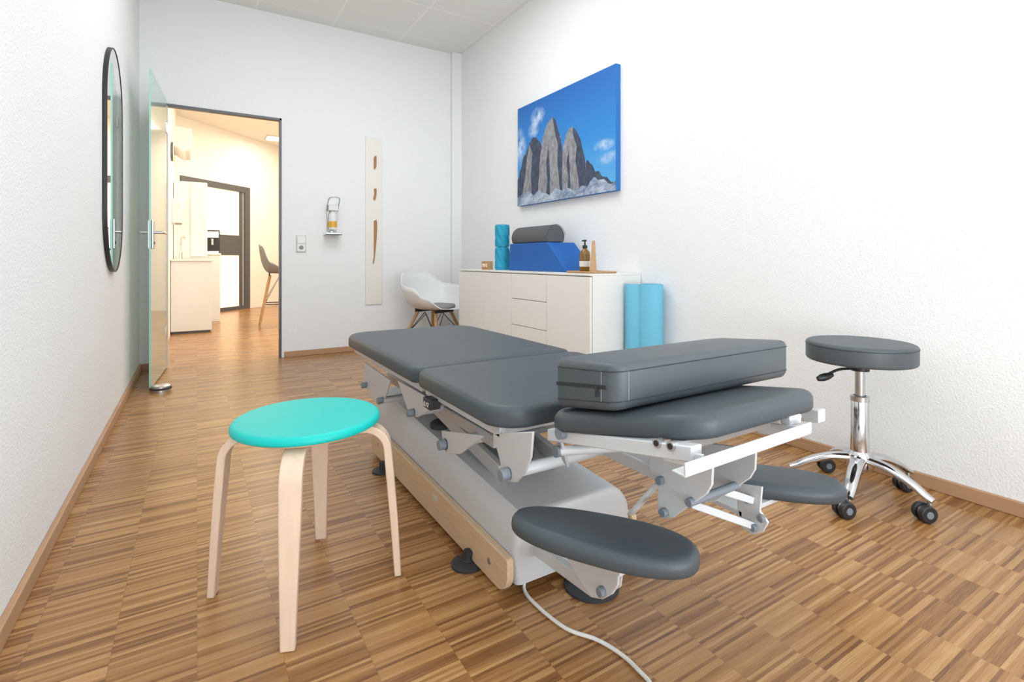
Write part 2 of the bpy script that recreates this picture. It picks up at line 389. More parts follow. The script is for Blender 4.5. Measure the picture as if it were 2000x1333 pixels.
bm = B(); path(bm, smoothpts([(-0.17, 7.45, 0.862), (-0.17, 7.45, 1.06), (-0.16, 7.40, 1.12), (-0.12, 7.30, 1.11), (-0.10, 7.26, 1.06)]), 0.012); obj('spout', bm, M['chrome'], t)
bm = B(); tube(bm, (-0.17, 7.45, 0.862), (-0.17, 7.45, 0.95), 0.022); obj('body', bm, M['chrome'], t)
bm = B(); bar(bm, (-0.15, 7.45, 0.94), (-0.08, 7.43, 0.97), 0.012, 0.01); obj('lever', bm, M['chrome'], t)
t = thing('wall_clock', 'small round dark rimmed clock high on the left hallway wall', 'clock', (HX, 7.2, 2.12))
bm = B(); tube(bm, (HX-0.002, 7.2, 2.12), (HX+0.022, 7.2, 2.12), 0.11, seg=32); obj('rim', bm, M['darkmetal'], t)
bm = B(); tube(bm, (HX+0.022, 7.2, 2.12), (HX+0.025, 7.2, 2.12), 0.10, seg=32); obj('dial', bm, M['whiteplastic'], t)
t = thing('wall_unit', 'white slanted wall unit high up near the hallway ceiling', 'wall unit', (HX, 8.0, 2.2))
bm = B(); prism(bm, [(HX-0.004, 7.7, 2.30), (HX+0.12, 7.7, 2.22), (HX+0.2, 7.7, 2.30), (HX+0.2, 7.7, 2.52), (HX-0.004, 7.7, 2.54)], (0, 0.75, 0)); obj('housing', bm, M['hallwall'], t, bevel=0.01)
bm = B(); boxm(bm, HX+0.13, HX+0.185, 7.75, 8.4, 2.235, 2.25); obj('louvre', bm, M['greyplastic'], t)
t = thing('ceiling_lamp', 'bright square ceiling lamp at the far end of the hallway', 'ceiling lamp', (1.2, 9.9, 3.0))
bm = B(); boxm(bm, 1.02, 1.38, 9.72, 10.08, 2.985, 3.0); obj('frame', bm, M['satin'], t)
bm = B(); boxm(bm, 1.04, 1.36, 9.74, 10.06, 2.98, 2.985); obj('diffuser', bm, M['lamp'], t)

# shell chairs ------------------------------------------------
def lerp_tab(tab, x):
    for (a, va), (b, vb) in zip(tab, tab[1:]):
        if x <= b:
            k = (x-a)/(b-a); k = k*k*(3-2*k); return va+(vb-va)*k
    return tab[-1][1]
def shell_mesh(arm):
    bm = B(); NS, NR = 64, 12; c = bm.verts.new((0, -0.02, -0.02)); R = []
    hb = [(0, 0.325), (28, 0.315), (62, 0.205), (95, 0.185), (120, 0.10), (150, 0.0), (180, -0.01)] if arm else [(0, 0.35), (30, 0.33), (62, 0.12), (95, 0.05), (130, 0.02), (180, -0.01)]
    for k in range(1, NR+1):
        q = k/NR; ring = []
        for i in range(NS):
            ph = 360*i/NS; a = abs(ph if ph <= 180 else ph-360); th = math.radians(ph)
            h = lerp_tab(hb, a)
            rx = 0.305 if arm else 0.235; ry = 0.265 if arm else 0.235
            if not arm: rx *= 1-0.12*max(0, 1-a/45)
            rad = math.sin(q*math.pi/2)**0.9
            z = h*(max(0, q-0.30)/0.70)**1.9-0.02*(1-q)
            if h <= 0.02: z = -0.02*(1-q)+h*q
            flare = 1+0.06*(q**6)
            ring.append(bm.verts.new((math.sin(th)*rx*rad*flare, -0.02+math.cos(th)*ry*rad*flare, z)))
        R.append(ring)
    for i in range(NS): bm.faces.new((c, R[0][i], R[0][(i+1)%NS]))
    for a, b in zip(R, R[1:]):
        for i in range(NS): bm.faces.new((a[i], b[i], b[(i+1)%NS], a[(i+1)%NS]))
    return bm
def shell_chair(label, x, y, rz, sh, arm, cat, name, shellm, padm):
    t = thing(name, label, cat, (0,0,0))
    bm = shell_mesh(arm); bmesh.ops.translate(bm, verts=bm.verts, vec=(0,0,sh))
    o = obj('seat_shell', bm, shellm, t, sharp=80); m = o.modifiers.new('solid', 'SOLIDIFY'); m.thickness = 0.007; m.offset = 0
    bm = B(); ol = [(0.165*math.copysign(abs(math.cos(a))**0.8, math.cos(a)), -0.04+0.155*math.copysign(abs(math.sin(a))**0.8, math.sin(a))) for a in [2*math.pi*i/32 for i in range(32)]]
    slab(bm, ol, sh-0.008, sh+0.022, 0.012, 0.004); obj('seat_pad', bm, padm, t)
    tops = [(-0.10, -0.12), (0.10, -0.12), (-0.10, 0.10), (0.10, 0.10)]; k = 1.0 if arm else 0.95
    feet = [(-0.235*k, -0.26*k), (0.235*k, -0.26*k), (-0.235*k, 0.235*k), (0.235*k, 0.235*k)]
    for a, b in zip(tops, feet):
        bm = B(); tube(bm, (b[0], b[1], 0), (a[0], a[1], sh-0.045), 0.010, 0.016, 14); obj('leg', bm, M['oak'], t)
    bm = B()
    def at(i, z):
        q = z/(sh-0.045); return Vector((feet[i][0]+(tops[i][0]-feet[i][0])*q, feet[i][1]+(tops[i][1]-feet[i][1])*q, z))
    for i, j in ((0,1),(1,3),(3,2),(2,0)):
        path(bm, [at(i, sh*0.42), (at(i, sh-0.06)+at(j, sh-0.06))/2, at(j, sh*0.42)], 0.004, 8)
        if not arm: path(bm, [at(i, sh*0.42), at(j, sh*0.42)], 0.006, 8)
    boxm(bm, -0.12, 0.12, -0.14, -0.125, sh-0.05, sh-0.02); boxm(bm, -0.12, 0.12, 0.10, 0.115, sh-0.05, sh-0.015)
    obj('wire_brace', bm, M['black'], t)
    t.location = (x, y, 0); t.rotation_euler = (0, 0, rz)
    return t
shell_chair('white moulded armchair with grey seat pad and wooden legs beside the sideboard', 1.85, 4.40, math.radians(24), 0.43, True, 'armchair', 'shell_armchair', M['whiteplastic'], M['greyfelt'])
shell_chair('grey shell bar chair on tall wooden legs in the hallway', 0.90, 7.25, math.radians(85), 0.70, False, 'bar chair', 'bar_chair', M['greyfelt'], M['greyfelt'])

# ================================================ MIRROR
t = thing('wall_mirror', 'tall rounded mirror with thin black frame hung on the left wall', 'mirror', (XL, 3.36, 1.37))
def stad(yc, zc, hw, hh, x, seg=20):
    out = []
    for k in range(seg+1):
        a = math.pi*k/seg; out.append(Vector((x, yc+hw*math.cos(a), zc+hh-hw+hw*math.sin(a))))
    for k in range(seg+1):
        a = math.pi+math.pi*k/seg; out.append(Vector((x, yc+hw*math.cos(a), zc-hh+hw+hw*math.sin(a))))
    return out
bm = B(); R = []
yc, zc, hw, hh = 3.36, 1.37, 0.30, 0.575
for (ww, xx) in ((0, XL), (0, XL+0.020), (0.006, XL+0.020), (0.006, XL+0.014)):
    R.append([bm.verts.new(p) for p in stad(yc, zc, hw-ww, hh-ww, xx)])
n = len(R[0])
for a, b in zip(R, R[1:]):
    for i in range(n): bm.faces.new((a[i], a[(i+1)%n], b[(i+1)%n], b[i]))
obj('frame', bm, M['black'], t)
bm = B(); prism(bm, stad(yc, zc, hw-0.005, hh-0.005, XL+0.003), (0.0145, 0, 0)); obj('mirror_glass', bm, M['mirror'], t, sharp=20)

# ================================================ CANVAS
cx = 2.31
t = thing('canvas_picture', 'blue canvas print of three rocky mountain peaks on the right wall', 'picture', (XR, 3.08, 1.31))
y0, y1, z0, z1 = 2.483, 3.678, 1.308, 2.13
bm = B(); boxm(bm, cx, XR, y0, y1, z0, z1); obj('canvas_body', bm, M['canvas'], t, bevel=0.002)
def skymat():
    m, nt, b = newmat('print_sky'); N, L = nt.nodes, nt.links
    g = N.new('ShaderNodeNewGeometry'); s = N.new('ShaderNodeSeparateXYZ'); L.new(g.outputs['Position'], s.inputs[0])
    mr = N.new('ShaderNodeMapRange'); L.new(s.outputs[2], mr.inputs[0]); mr.inputs[1].default_value = 1.35; mr.inputs[2].default_value = 2.13
    cr = N.new('ShaderNodeValToRGB'); cr.color_ramp.elements[0].color = (0.10, 0.42, 0.78, 1); cr.color_ramp.elements[1].color = (0.010, 0.13, 0.46, 1)
    q = cr.color_ramp.elements.new(0.45); q.color = (0.025, 0.25, 0.66, 1)
    L.new(mr.outputs[0], cr.inputs[0])
    nz = N.new('ShaderNodeTexNoise'); nz.inputs['Scale'].default_value = 13; nz.inputs['Detail'].default_value = 8; nz.inputs['Roughness'].default_value = 0.6; L.new(g.outputs['Position'], nz.inputs['Vector'])
    tot = None
    for (yy, zz, ry, rz, k) in ((3.38, 2.0, 0.10, 0.07, 0.9), (3.44, 1.90, 0.08, 0.06, 0.8), (3.64, 1.80, 0.09, 0.15, 1.0), (2.60, 1.62, 0.10, 0.04, 0.9), (2.55, 1.53, 0.12, 0.04, 0.7)):
        a = mth(nt, 'DIVIDE', mth(nt, 'SUBTRACT', s.outputs[1], yy), ry); c = mth(nt, 'DIVIDE', mth(nt, 'SUBTRACT', s.outputs[2], zz), rz)
        dd = mth(nt, 'ADD', mth(nt, 'MULTIPLY', a, a), mth(nt, 'MULTIPLY', c, c))
        v = mth(nt, 'MULTIPLY', mth(nt, 'MAXIMUM', mth(nt, 'SUBTRACT', 1.3, dd), 0.0), k)
        tot = v if tot is None else mth(nt, 'ADD', tot, v)
    nn_ = mth(nt, 'MAXIMUM', mth(nt, 'MULTIPLY', mth(nt, 'SUBTRACT', nz.outputs['Fac'], 0.34), 2.4), 0.0)
    k = mth(nt, 'MINIMUM', mth(nt, 'MULTIPLY', tot, nn_), 0.75)
    mx = N.new('ShaderNodeMix'); mx.data_type = 'RGBA'; L.new(k, mx.inputs[0]); L.new(cr.outputs[0], mx.inputs[6]); mx.inputs[7].default_value = (0.68, 0.78, 0.88, 1)
    L.new(mx.outputs[2], b.inputs['Base Color']); b.inputs['Roughness'].default_value = 0.6
    return m
def rockmat(name, c0, c1, sc=26, st=(1, 3.0, 0.8), w=0.12):
    m, nt, b = newmat(name); N, L = nt.nodes, nt.links
    g = N.new('ShaderNodeNewGeometry'); mp = N.new('ShaderNodeMapping'); mp.inputs['Scale'].default_value = st; L.new(g.outputs['Position'], mp.inputs[0])
    nz = N.new('ShaderNodeTexNoise'); nz.inputs['Scale'].default_value = sc; nz.inputs['Detail'].default_value = 9; nz.inputs['Roughness'].default_value = 0.7; L.new(mp.outputs[0], nz.inputs['Vector'])
    cr = N.new('ShaderNodeValToRGB'); cr.color_ramp.elements[0].position = 0.5-w; cr.color_ramp.elements[1].position = 0.5+w
    cr.color_ramp.elements[0].color = (*c0, 1); cr.color_ramp.elements[1].color = (*c1, 1); L.new(nz.outputs['Fac'], cr.inputs[0])
    L.new(cr.outputs[0], b.inputs['Base Color']); b.inputs['Roughness'].default_value = 0.65
    return m
sky = skymat(); rl = rockmat('print_rock_lit', (0.15, 0.155, 0.18), (0.38, 0.38, 0.40), 22, (1, 1.3, 0.9), 0.17)
rd = rockmat('print_rock_shade', (0.020, 0.032, 0.070), (0.075, 0.095, 0.150), 20, (1, 1.3, 0.9), 0.15)
sn = rockmat('print_scree', (0.10, 0.16, 0.28), (0.50, 0.58, 0.68), 8, (1, 1.3, 2.0), 0.14)
bm = B()
def poly(pts, off, mi):
    vs = []
    for p in pts:
        q = PX(p[0], p[1], cx); q.y = min(max(q.y, y0), y1); q.z = min(max(q.z, z0), z1); q.x = cx-off; vs.append(bm.verts.new(q))
    f = bm.faces.new(vs); f.material_index = mi
def jag(pts, amp=1.1, n=3):
    r = random.Random(len(pts)*31+int(pts[0][0])); out = []
    for (a, b) in zip(pts, pts[1:]):
        out.append(a)
        for k in range(1, n):
            t_ = k/n; out.append((a[0]+(b[0]-a[0])*t_+r.uniform(-amp, amp)*0.7, a[1]+(b[1]-a[1])*t_+r.uniform(-amp, amp)))
    out.append(pts[-1]); return out
vs = [bm.verts.new((cx-0.0006, y, z)) for y, z in ((y0+.002, z0+.002), (y1-.002, z0+.002), (y1-.002, z1-.002), (y0+.002, z1-.002))]; bm.faces.new(vs)
poly(jag([(1141,330),(1147,312),(1152,318),(1158,324),(1163,336),(1170,334),(1177,345),(1186,346),(1194,356),(1203,356)])+[(1203,385),(1145,392)], 0.0008, 2)
# small left massif in shade with one lit buttress
poly(jag([(1011,352),(1018,330),(1022,308),(1029,296),(1034,280),(1041,268),(1048,270),(1054,276),(1062,300)])+[(1070,360),(1060,400),(1011,403)], 0.0010, 2)
poly(jag([(1020,388),(1026,345),(1029,310),(1034,282),(1040,300),(1037,345),(1038,390)]), 0.0011, 1)
# broad main tower: lit face, shaded right flank
poly(jag([(1050,395),(1053,345),(1056,300),(1061,266),(1067,248),(1073,236),(1080,229),(1086,236),(1091,258),(1096,272),(1099,300),(1101,335),(1103,380)]), 0.0012, 1)
poly(jag([(1094,385),(1092,350),(1089,315),(1090,285),(1084,258),(1080,229)])+jag([(1086,236),(1091,258),(1096,272),(1099,300),(1101,335),(1103,380)]), 0.0013, 2)
poly(jag([(1066,392),(1069,350),(1067,318),(1071,285),(1073,318),(1075,350),(1074,388)]), 0.0013, 2)
# broad right tower
poly(jag([(1098,385),(1098,335),(1100,292),(1105,266),(1111,252),(1119,248),(1126,256),(1132,268),(1137,288),(1143,312),(1148,350),(1150,375)]), 0.0014, 1)
poly(jag([(1132,380),(1130,350),(1124,315),(1127,288),(1120,265),(1119,248)])+jag([(1126,256),(1132,268),(1137,288),(1143,312),(1148,350),(1150,375)]), 0.0015, 2)
poly(jag([(1108,382),(1110,350),(1107,320),(1111,292),(1113,325),(1115,365)]), 0.0015, 2)
poly(jag([(1011,387),(1022,380),(1032,374),(1042,382),(1052,372),(1062,377),(1074,382),(1085,366),(1098,372),(1110,367),(1122,373),(1136,363),(1148,364),(1160,346),(1170,352),(1180,350),(1192,360),(1204,352)], 0.9)+[(1204,376),(1011,404)], 0.0017, 3)
obj('printed_face', bm, [sky, rl, rd, sn], t)

# ================================================ BACK WALL THINGS
t = thing('relief_panel', 'narrow pale vertical panel with three carved wooden pieces on the back wall', 'wall art', (1.44, YB, 0.43))
bm = B(); boxm(bm, 1.362, 1.52, YB-0.012, YB, 0.43, 2.03); obj('panel', bm, M['panelpale'], t, bevel=0.002)
def pc(pxs, nm):
    bm = B(); c = [PY(u, v, YB-0.012) for u, v in pxs]; prism(bm, c, (0, -0.010, 0)); obj(nm, bm, M['walnut'], t, bevel=0.002)
pc([(730,308),(732,305),(735,305),(735,324),(733,330),(730,331)], 'carved_wood')
pc([(730,370),(732,368),(735,369),(735,380),(733,390),(730,392),(729,388),(731,378)], 'carved_wood')
pc([(730,432),(733,430),(735,430),(736,437),(736,450),(735,470),(733,490),(731,508),(729,517),(728,514),(730,500),(730,480),(730,462),(730,448)], 'carved_wood')
t = thing('soap_dispenser', 'grey wall dispenser with pump lever and amber liquid beside the door', 'dispenser', (1.05, YB, 1.08))
xa = PY(647, 430, YB).x
bm = B(); boxm(bm, xa-0.042, xa+0.042, YB-0.02, YB+0.002, 1.12, 1.36); obj('back_plate', bm, M['satin'], t, bevel=0.004)
bm = B(); lathe(bm, [(0, 1.13), (0.034, 1.13), (0.036, 1.14), (0.036, 1.22), (0.034, 1.26), (0.016, 1.30), (0.016, 1.32), (0, 1.32)], (xa, YB-0.06, 0)); bo = obj('bottle', bm, M['whiteplastic'], t)
bm = B(); lathe(bm, [(0.0362, 1.15), (0.0368, 1.15), (0.0368, 1.205), (0.0362, 1.205)], (xa, YB-0.06, 0)); obj('bottle_label', bm, M['gel'], bo)
bm = B(); boxm(bm, xa-0.043, xa+0.043, YB-0.10, YB-0.02, 1.30, 1.35); obj('pump_housing', bm, M['whiteplastic'], t, bevel=0.006)
bm = B(); path(bm, smoothpts([(xa-0.048, YB-0.04, 1.30), (xa-0.048, YB-0.09, 1.37), (xa-0.044, YB-0.13, 1.405), (xa-0.02, YB-0.15, 1.415), (xa+0.02, YB-0.15, 1.415), (xa+0.044, YB-0.13, 1.405), (xa+0.048, YB-0.09, 1.37), (xa+0.048, YB-0.04, 1.30)]), 0.005, 10); obj('arm_lever', bm, M['satin'], t)
bm = B(); boxm(bm, xa-0.07, xa+0.07, YB-0.12, YB, 1.08, 1.088); boxm(bm, xa-0.07, xa+0.07, YB-0.12, YB-0.112, 1.08, 1.10); boxm(bm, xa-0.012, xa+0.012, YB-0.02, YB, 1.08, 1.14); obj('drip_tray', bm, M['satin'], t, bevel=0.002)
xo = PY(588, 476, YB).x
t = thing('wall_switch', 'white light switch and socket in one frame on the back wall', 'socket', (xo, YB, 1.0))
bm = B(); boxm(bm, xo-0.041, xo+0.041, YB-0.010, YB, 0.925, 1.075); obj('cover_frame', bm, M['greyplastic'], t, bevel=0.003)
bm = B(); boxm(bm, xo-0.033, xo+0.033, YB-0.016, YB-0.010, 1.002, 1.069); obj('rocker', bm, M['white'], t, bevel=0.002)
bm = B(); boxm(bm, xo-0.033, xo+0.033, YB-0.013, YB-0.010, 0.931, 0.998); so = obj('socket_insert', bm, M['white'], t, bevel=0.002)
bm = B(); tube(bm, (xo, YB-0.013, 0.965), (xo, YB-0.0145, 0.965), 0.019, seg=24); obj('socket_well', bm, M['gapdark'], so)
p = PZ(314, 764, 0)
t = thing('door_stop', 'round steel door stop with rubber ring on floor by the glass door', 'door stop', p)
bm = B(); lathe(bm, [(0, 0), (0.056, 0), (0.056, 0.012), (0.054, 0.034), (0.046, 0.04), (0, 0.04)], p); obj('steel_body', bm, M['satin'], t)
bm = B(); lathe(bm, [(0.056, 0.012), (0.062, 0.014), (0.062, 0.024), (0.055, 0.026)], p); obj('rubber_ring', bm, M['rubber'], t)

# ================================================ SIDEBOARD
SX, SY0, SY1, SZ = 1.94, 2.30, 4.05, 0.775
t = thing('sideboard', 'long white handleless sideboard against the right wall under the picture', 'sideboard', (2.145, 3.17, 0))
bm = B(); boxm(bm, SX+0.02, XR-0.003, SY0, SY1, 0.04, SZ-0.012); obj('body', bm, M['white'], t, bevel=0.002)
bm = B(); boxm(bm, SX, XR-0.003, SY0, SY1, SZ-0.012, SZ); obj('top_board', bm, M['white'], t, bevel=0.0015)
bm = B(); boxm(bm, SX+0.06, XR-0.02, SY0+0.03, SY1-0.03, 0, 0.04); obj('plinth', bm, M['gapdark'], t)
bm = B(); boxm(bm, SX+0.012, SX+0.02, SY0+0.01, SY1-0.01, 0.05, SZ-0.012); obj('shadow_gap', bm, M['gapdark'], t)
W4 = (SY1-SY0)/4; g = 0.0020
for i in range(4):
    a, b = SY0+i*W4+g, SY0+(i+1)*W4-g
    if i == 1:
        zz = [0.05, 0.215, 0.393, 0.58, SZ-0.016]
        for k in range(4):
            bm = B(); boxm(bm, SX, SX+0.016, a, b, zz[k]+0.002, zz[k+1]-0.002); obj('drawer', bm, M['white'], t, bevel=0.001)
    else:
        bm = B(); boxm(bm, SX, SX+0.016, a, b, 0.052, SZ-0.018); obj('door', bm, M['white'], t, bevel=0.001)

pr = PX(981, 527, 2.12)
t = thing('foam_roller', 'upright turquoise grooved foam roller at the left of the blue wedge', 'foam roller', (pr.x, pr.y, SZ))
def roller(z0, z1, nm):
    bm = B(); R = []; seg = 48; nz_ = 14
    for k in range(nz_+1):
        z = z0+(z1-z0)*k/nz_
        e_ = 0.92 if k in (0, nz_) else 1.0; ring = []
        for i in range(seg):
            a = 2*math.pi*i/seg; ph = math.sin(a*6+(z-z0)*60)
            r = 0.060*e_-(0.006 if ph > 0.55 and 0 < k < nz_ else 0)
            ring.append(bm.verts.new((pr.x+r*math.cos(a), pr.y+r*math.sin(a), z)))
        R.append(ring)
    for a, b in zip(R, R[1:]):
        for i in range(seg): bm.faces.new((a[i], a[(i+1)%seg], b[(i+1)%seg], b[i]))
    bm.faces.new(R[0][::-1]); bm.faces.new(R[-1]); obj(nm, bm, M['rollerblue'], t, sharp=25)
roller(SZ, SZ+0.182, 'grooved_section'); roller(SZ+0.186, SZ+0.366, 'grooved_section')
bm = B(); tube(bm, (pr.x, pr.y, SZ+0.01), (pr.x, pr.y, SZ+0.368), 0.035, seg=24); obj('core', bm, M['matdark'], t)
bm = B(); prism(bm, [(2.07, 3.43, SZ), (2.07, 2.70, SZ), (2.07, 2.705, SZ+0.02), (2.07, 2.91, SZ+0.205), (2.07, 3.41, SZ+0.205)], (0.24, 0, 0))
tag(obj('foam_wedge', bm, M['blue'], loc=(2.18, 3.06, SZ), bevel=0.006, seg=3), 'royal blue foam wedge block with one sloping end on sideboard', 'positioning cushion')
t = thing('bolster_pillow', 'dark grey half round bolster lying on top of the blue wedge', 'bolster', (2.15, 3.1, SZ+0.205))
bm = B(); pts = [(2.15+0.078*math.cos(math.pi*k/20), 2.915, SZ+0.2065+0.035+0.090*math.sin(math.pi*k/20)) for k in range(21)]
pts = [(2.22, 2.915, SZ+0.2065)]+pts+[(2.08, 2.915, SZ+0.2065)]
prism(bm, pts, (0, 0.48, 0)); bc = obj('cover', bm, M['bolster'], t, bevel=0.010, seg=3)
bm = B(); path(bm, [(p_[0], 2.912, p_[2]) for p_ in pts[2:-2]], 0.0014, 6); obj('seam', bm, M['darkthread'], bc)
pk = PX(951, 527, 2.06)
t = thing('digital_clock', 'small wooden block clock with glowing digits at the left end of sideboard', 'clock', (2.06, pk.y, SZ))
bm = B(); boxm(bm, 2.04, 2.085, pk.y-0.055, pk.y+0.055, SZ, SZ+0.07); obj('wooden_case', bm, M['oak'], t, bevel=0.002)
bm = B(); boxm(bm, 2.0385, 2.0402, pk.y-0.048, pk.y+0.048, SZ+0.008, SZ+0.062); ds = obj('display', bm, M['walnut'], t)
Rm = Matrix(((0, 0, -1, 2.0375), (-1, 0, 0, pk.y), (0, 1, 0, SZ+0.035), (0, 0, 0, 1)))
textmesh('digits', '19:15', 0.040, M['led'], ds, Rm)
t = thing('wooden_tray', 'thin round edged wooden tray under bottle and card stand', 'tray', (2.08, 2.48, SZ))
bm = B(); ol = roundpoly([(2.00, 2.34), (2.20, 2.34), (2.20, 2.62), (2.00, 2.62)], 0.03)
slab(bm, ol, SZ, SZ+0.008, 0.002); obj('tray_base', bm, M['oak'], t)
bm = B(); ol3 = [Vector((p_[0], p_[1], SZ+0.009)) for p_ in ol]; path(bm, ol3+[ol3[0]], 0.004, 8); obj('rim', bm, M['oak'], t)
pb = Vector((2.12, 2.565, SZ+0.0085))
t = thing('pump_bottle', 'amber glass pump bottle with black pump and paper label on tray', 'bottle', pb)
bm = B(); lathe(bm, [(0, 0), (0.032, 0), (0.035, 0.004), (0.035, 0.105), (0.031, 0.125), (0.014, 0.143), (0.013, 0.15), (0, 0.15)], pb); gb = obj('glass_body', bm, M['amber'], t)
bm = B(); lathe(bm, [(0.0351, 0.03), (0.0356, 0.03), (0.0356, 0.066), (0.0351, 0.066)], pb); obj('paper_label', bm, M['label'], gb)
bm = B(); lathe(bm, [(0, 0.148), (0.016, 0.148), (0.016, 0.165), (0.006, 0.168), (0.005, 0.19), (0.011, 0.192), (0.011, 0.202), (0, 0.202)], pb); bar(bm, pb+Vector((0,0,0.197)), pb+Vector((-0.03,-0.01,0.194)), 0.009, 0.008); obj('pump', bm, M['black'], t)
cs = Vector((2.075, 2.43, SZ+0.0085))
t = thing('card_stand', 'upright wooden table card stand on tray at the right of the bottle', 'card stand', cs)
dv_ = Vector((0.656, 0.77, 0)).normalized(); pv = Vector((dv_.y, -dv_.x, 0)); up = Vector((0,0,1))
bm = B(); prism(bm, [cs-pv*0.022-dv_*0.04, cs+pv*0.020-dv_*0.04, cs+pv*0.010-dv_*0.04+up*0.19, cs-pv*0.008-dv_*0.04+up*0.19], dv_*0.08); obj('wooden_block', bm, M['oak'], t, bevel=0.002)
bm = B(); prism(bm, [cs-pv*0.0225-dv_*0.039+up*0.004, cs-pv*0.009-dv_*0.039+up*0.185, cs-pv*0.009+dv_*0.039+up*0.185, cs-pv*0.0225+dv_*0.039+up*0.004], -pv*0.002); obj('card', bm, M['label'], t)

# exercise mat: loose roll with a front flap
bm = B()
cC = Vector((2.272, 2.150, 0))
fl = [Vector((2.205, 2.288, 0)), Vector((2.186, 2.262, 0)), Vector((2.180, 2.228, 0)), Vector((2.196, 2.200, 0))]
cl = list(fl)
for k in range(40):
    q = k/39; a = math.radians(160)+q*math.radians(590); r = 1-0.42*q
    cl.append(cC+Vector((math.cos(a)*0.070*r, math.sin(a)*0.082*r, 0)))
cl = smoothpts(cl, 3); L_, R_ = [], []
for i, p_ in enumerate(cl):
    dd = (cl[min(i+1, len(cl)-1)]-cl[max(i-1, 0)]).normalized(); nr = Vector((-dd.y, dd.x, 0))
    L_.append(p_+nr*0.003); R_.append(p_-nr*0.003)
prof = L_+R_[::-1]; n = len(prof); m_ = len(L_)
a_ = [bm.verts.new(p_) for p_ in prof]; b_ = [bm.verts.new(p_+Vector((0,0,0.715))) for p_ in prof]
for i in range(n): bm.faces.new((a_[i], a_[(i+1)%n], b_[(i+1)%n], b_[i]))
for i in range(m_-1):
    bm.faces.new((b_[i], b_[i+1], b_[n-2-i], b_[n-1-i])); bm.faces.new((a_[n-1-i], a_[n-2-i], a_[i+1], a_[i]))
tag(obj('exercise_mat', bm, M['mat'], loc=(2.25, 2.18, 0), sharp=50), 'pale turquoise exercise mat loosely rolled, standing at the end of the sideboard', 'exercise mat')

# ================================================ TEAL STOOL
sc = Vector((0.25, 1.44, 0))
t = thing('round_stool', 'low stool with round turquoise padded seat and four bent birch legs', 'stool', sc)
bm = B(); ol = [(sc.x+0.184*math.cos(2*math.pi*i/64), sc.y+0.184*math.sin(2*math.pi*i/64)) for i in range(64)]
slab(bm, ol, 0.428, 0.449, 0.012, 0.004, rb=0.005); obj('seat_pad', bm, M['teal'], t)
bm = B(); lathe(bm, [(0, 0.418), (0.160, 0.418), (0.162, 0.42), (0.162, 0.428), (0, 0.428)], sc, 64); obj('seat_board', bm, M['birch'], t)
ft = [PZ(563, 1268), PZ(412, 1163), PZ(780, 1120), PZ(627, 1052)]
for f_ in ft:
    dv = f_-sc; dv.z = 0; dv.normalize(); sd = Vector((-dv.y, dv.x, 0))
    pts = [sc+dv*0.232, sc+dv*0.222+Vector((0,0,0.15)), sc+dv*0.211+Vector((0,0,0.28))]
    rr = 0.062; c0 = sc+dv*(0.205-rr)+Vector((0,0,0.345))
    for k in range(11):
        a = math.radians(4)+math.radians(86)*k/10; pts.append(c0+dv*rr*math.cos(a)+Vector((0,0,rr*math.sin(a))))
    pts.append(c0+Vector((0,0,rr))-dv*0.09)
    bm = B(); n = len(pts); sweeprect(bm, pts, sd, [0.032, 0.040, 0.048]+[0.050]*(n-3), [0.018, 0.020, 0.021]+[0.020]*(n-3)); lg = obj('leg', bm, M['birchleg'], t, bevel=0.003)
    c0 = sc+dv*0.09
    bm = B(); tube(bm, c0+Vector((0,0,0.391)), c0+Vector((0,0,0.398)), 0.007, seg=10); obj('screw', bm, M['satin'], lg)

# ================================================ ROLLING STOOL
rc = Vector((2.06, 0.935, 0))
t = thing('rolling_stool', 'round grey padded swivel stool on chrome five star base with castors', 'stool', rc)
bm = B(); ol = [(rc.x+0.172*math.cos(2*math.pi*i/64), rc.y+0.172*math.sin(2*math.pi*i/64)) for i in range(64)]
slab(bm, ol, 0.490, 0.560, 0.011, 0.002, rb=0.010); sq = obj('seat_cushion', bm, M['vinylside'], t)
bm = B(); path(bm, [(rc.x+0.1723*math.cos(2*math.pi*i/64), rc.y+0.1723*math.sin(2*math.pi*i/64), 0.548) for i in range(65)], 0.0012, 6); obj('seam', bm, M['darkthread'], sq)
bm = B(); lathe(bm, [(0, 0.455), (0.03, 0.455), (0.03, 0.472), (0.05, 0.472), (0.055, 0.490), (0, 0.490)], rc); obj('mounting_plate', bm, M['black'], t)
bm = B(); tube(bm, rc+Vector((0,0,0.35)), rc+Vector((0,0,0.46)), 0.016); obj('piston', bm, M['satin'], t)
bm = B(); lathe(bm, [(0, 0.11), (0.031, 0.11), (0.028, 0.355), (0.025, 0.36), (0, 0.36)], rc); obj('gas_cylinder', bm, M['chrome'], t)
bm = B(); lathe(bm, [(0.0282, 0.345), (0.030, 0.345), (0.030, 0.362), (0.02, 0.365)], rc); obj('collar', bm, M['satin'], t)
l0 = rc+Vector((-0.02, 0.01, 0.463)); l1 = rc+Vector((-0.125, 0.072, 0.428))
bm = B(); path(bm, smoothpts([l0, (l0+l1)/2+Vector((0,0,0.012)), l1]), 0.005, 8); lv = obj('lever', bm, M['black'], t)
bm = B(); dl = (l1-l0).normalized(); path(bm, [l1-dl*0.045, l1-dl*0.025, l1-dl*0.005, l1+dl*0.012], [0.007, 0.013, 0.014, 0.009], 12); obj('lever_grip', bm, M['black'], lv)
bm = B(); lathe(bm, [(0, 0.095), (0.035, 0.095), (0.044, 0.11), (0.040, 0.15), (0.030, 0.165), (0, 0.165)], rc); obj('hub', bm, M['chrome'], t)
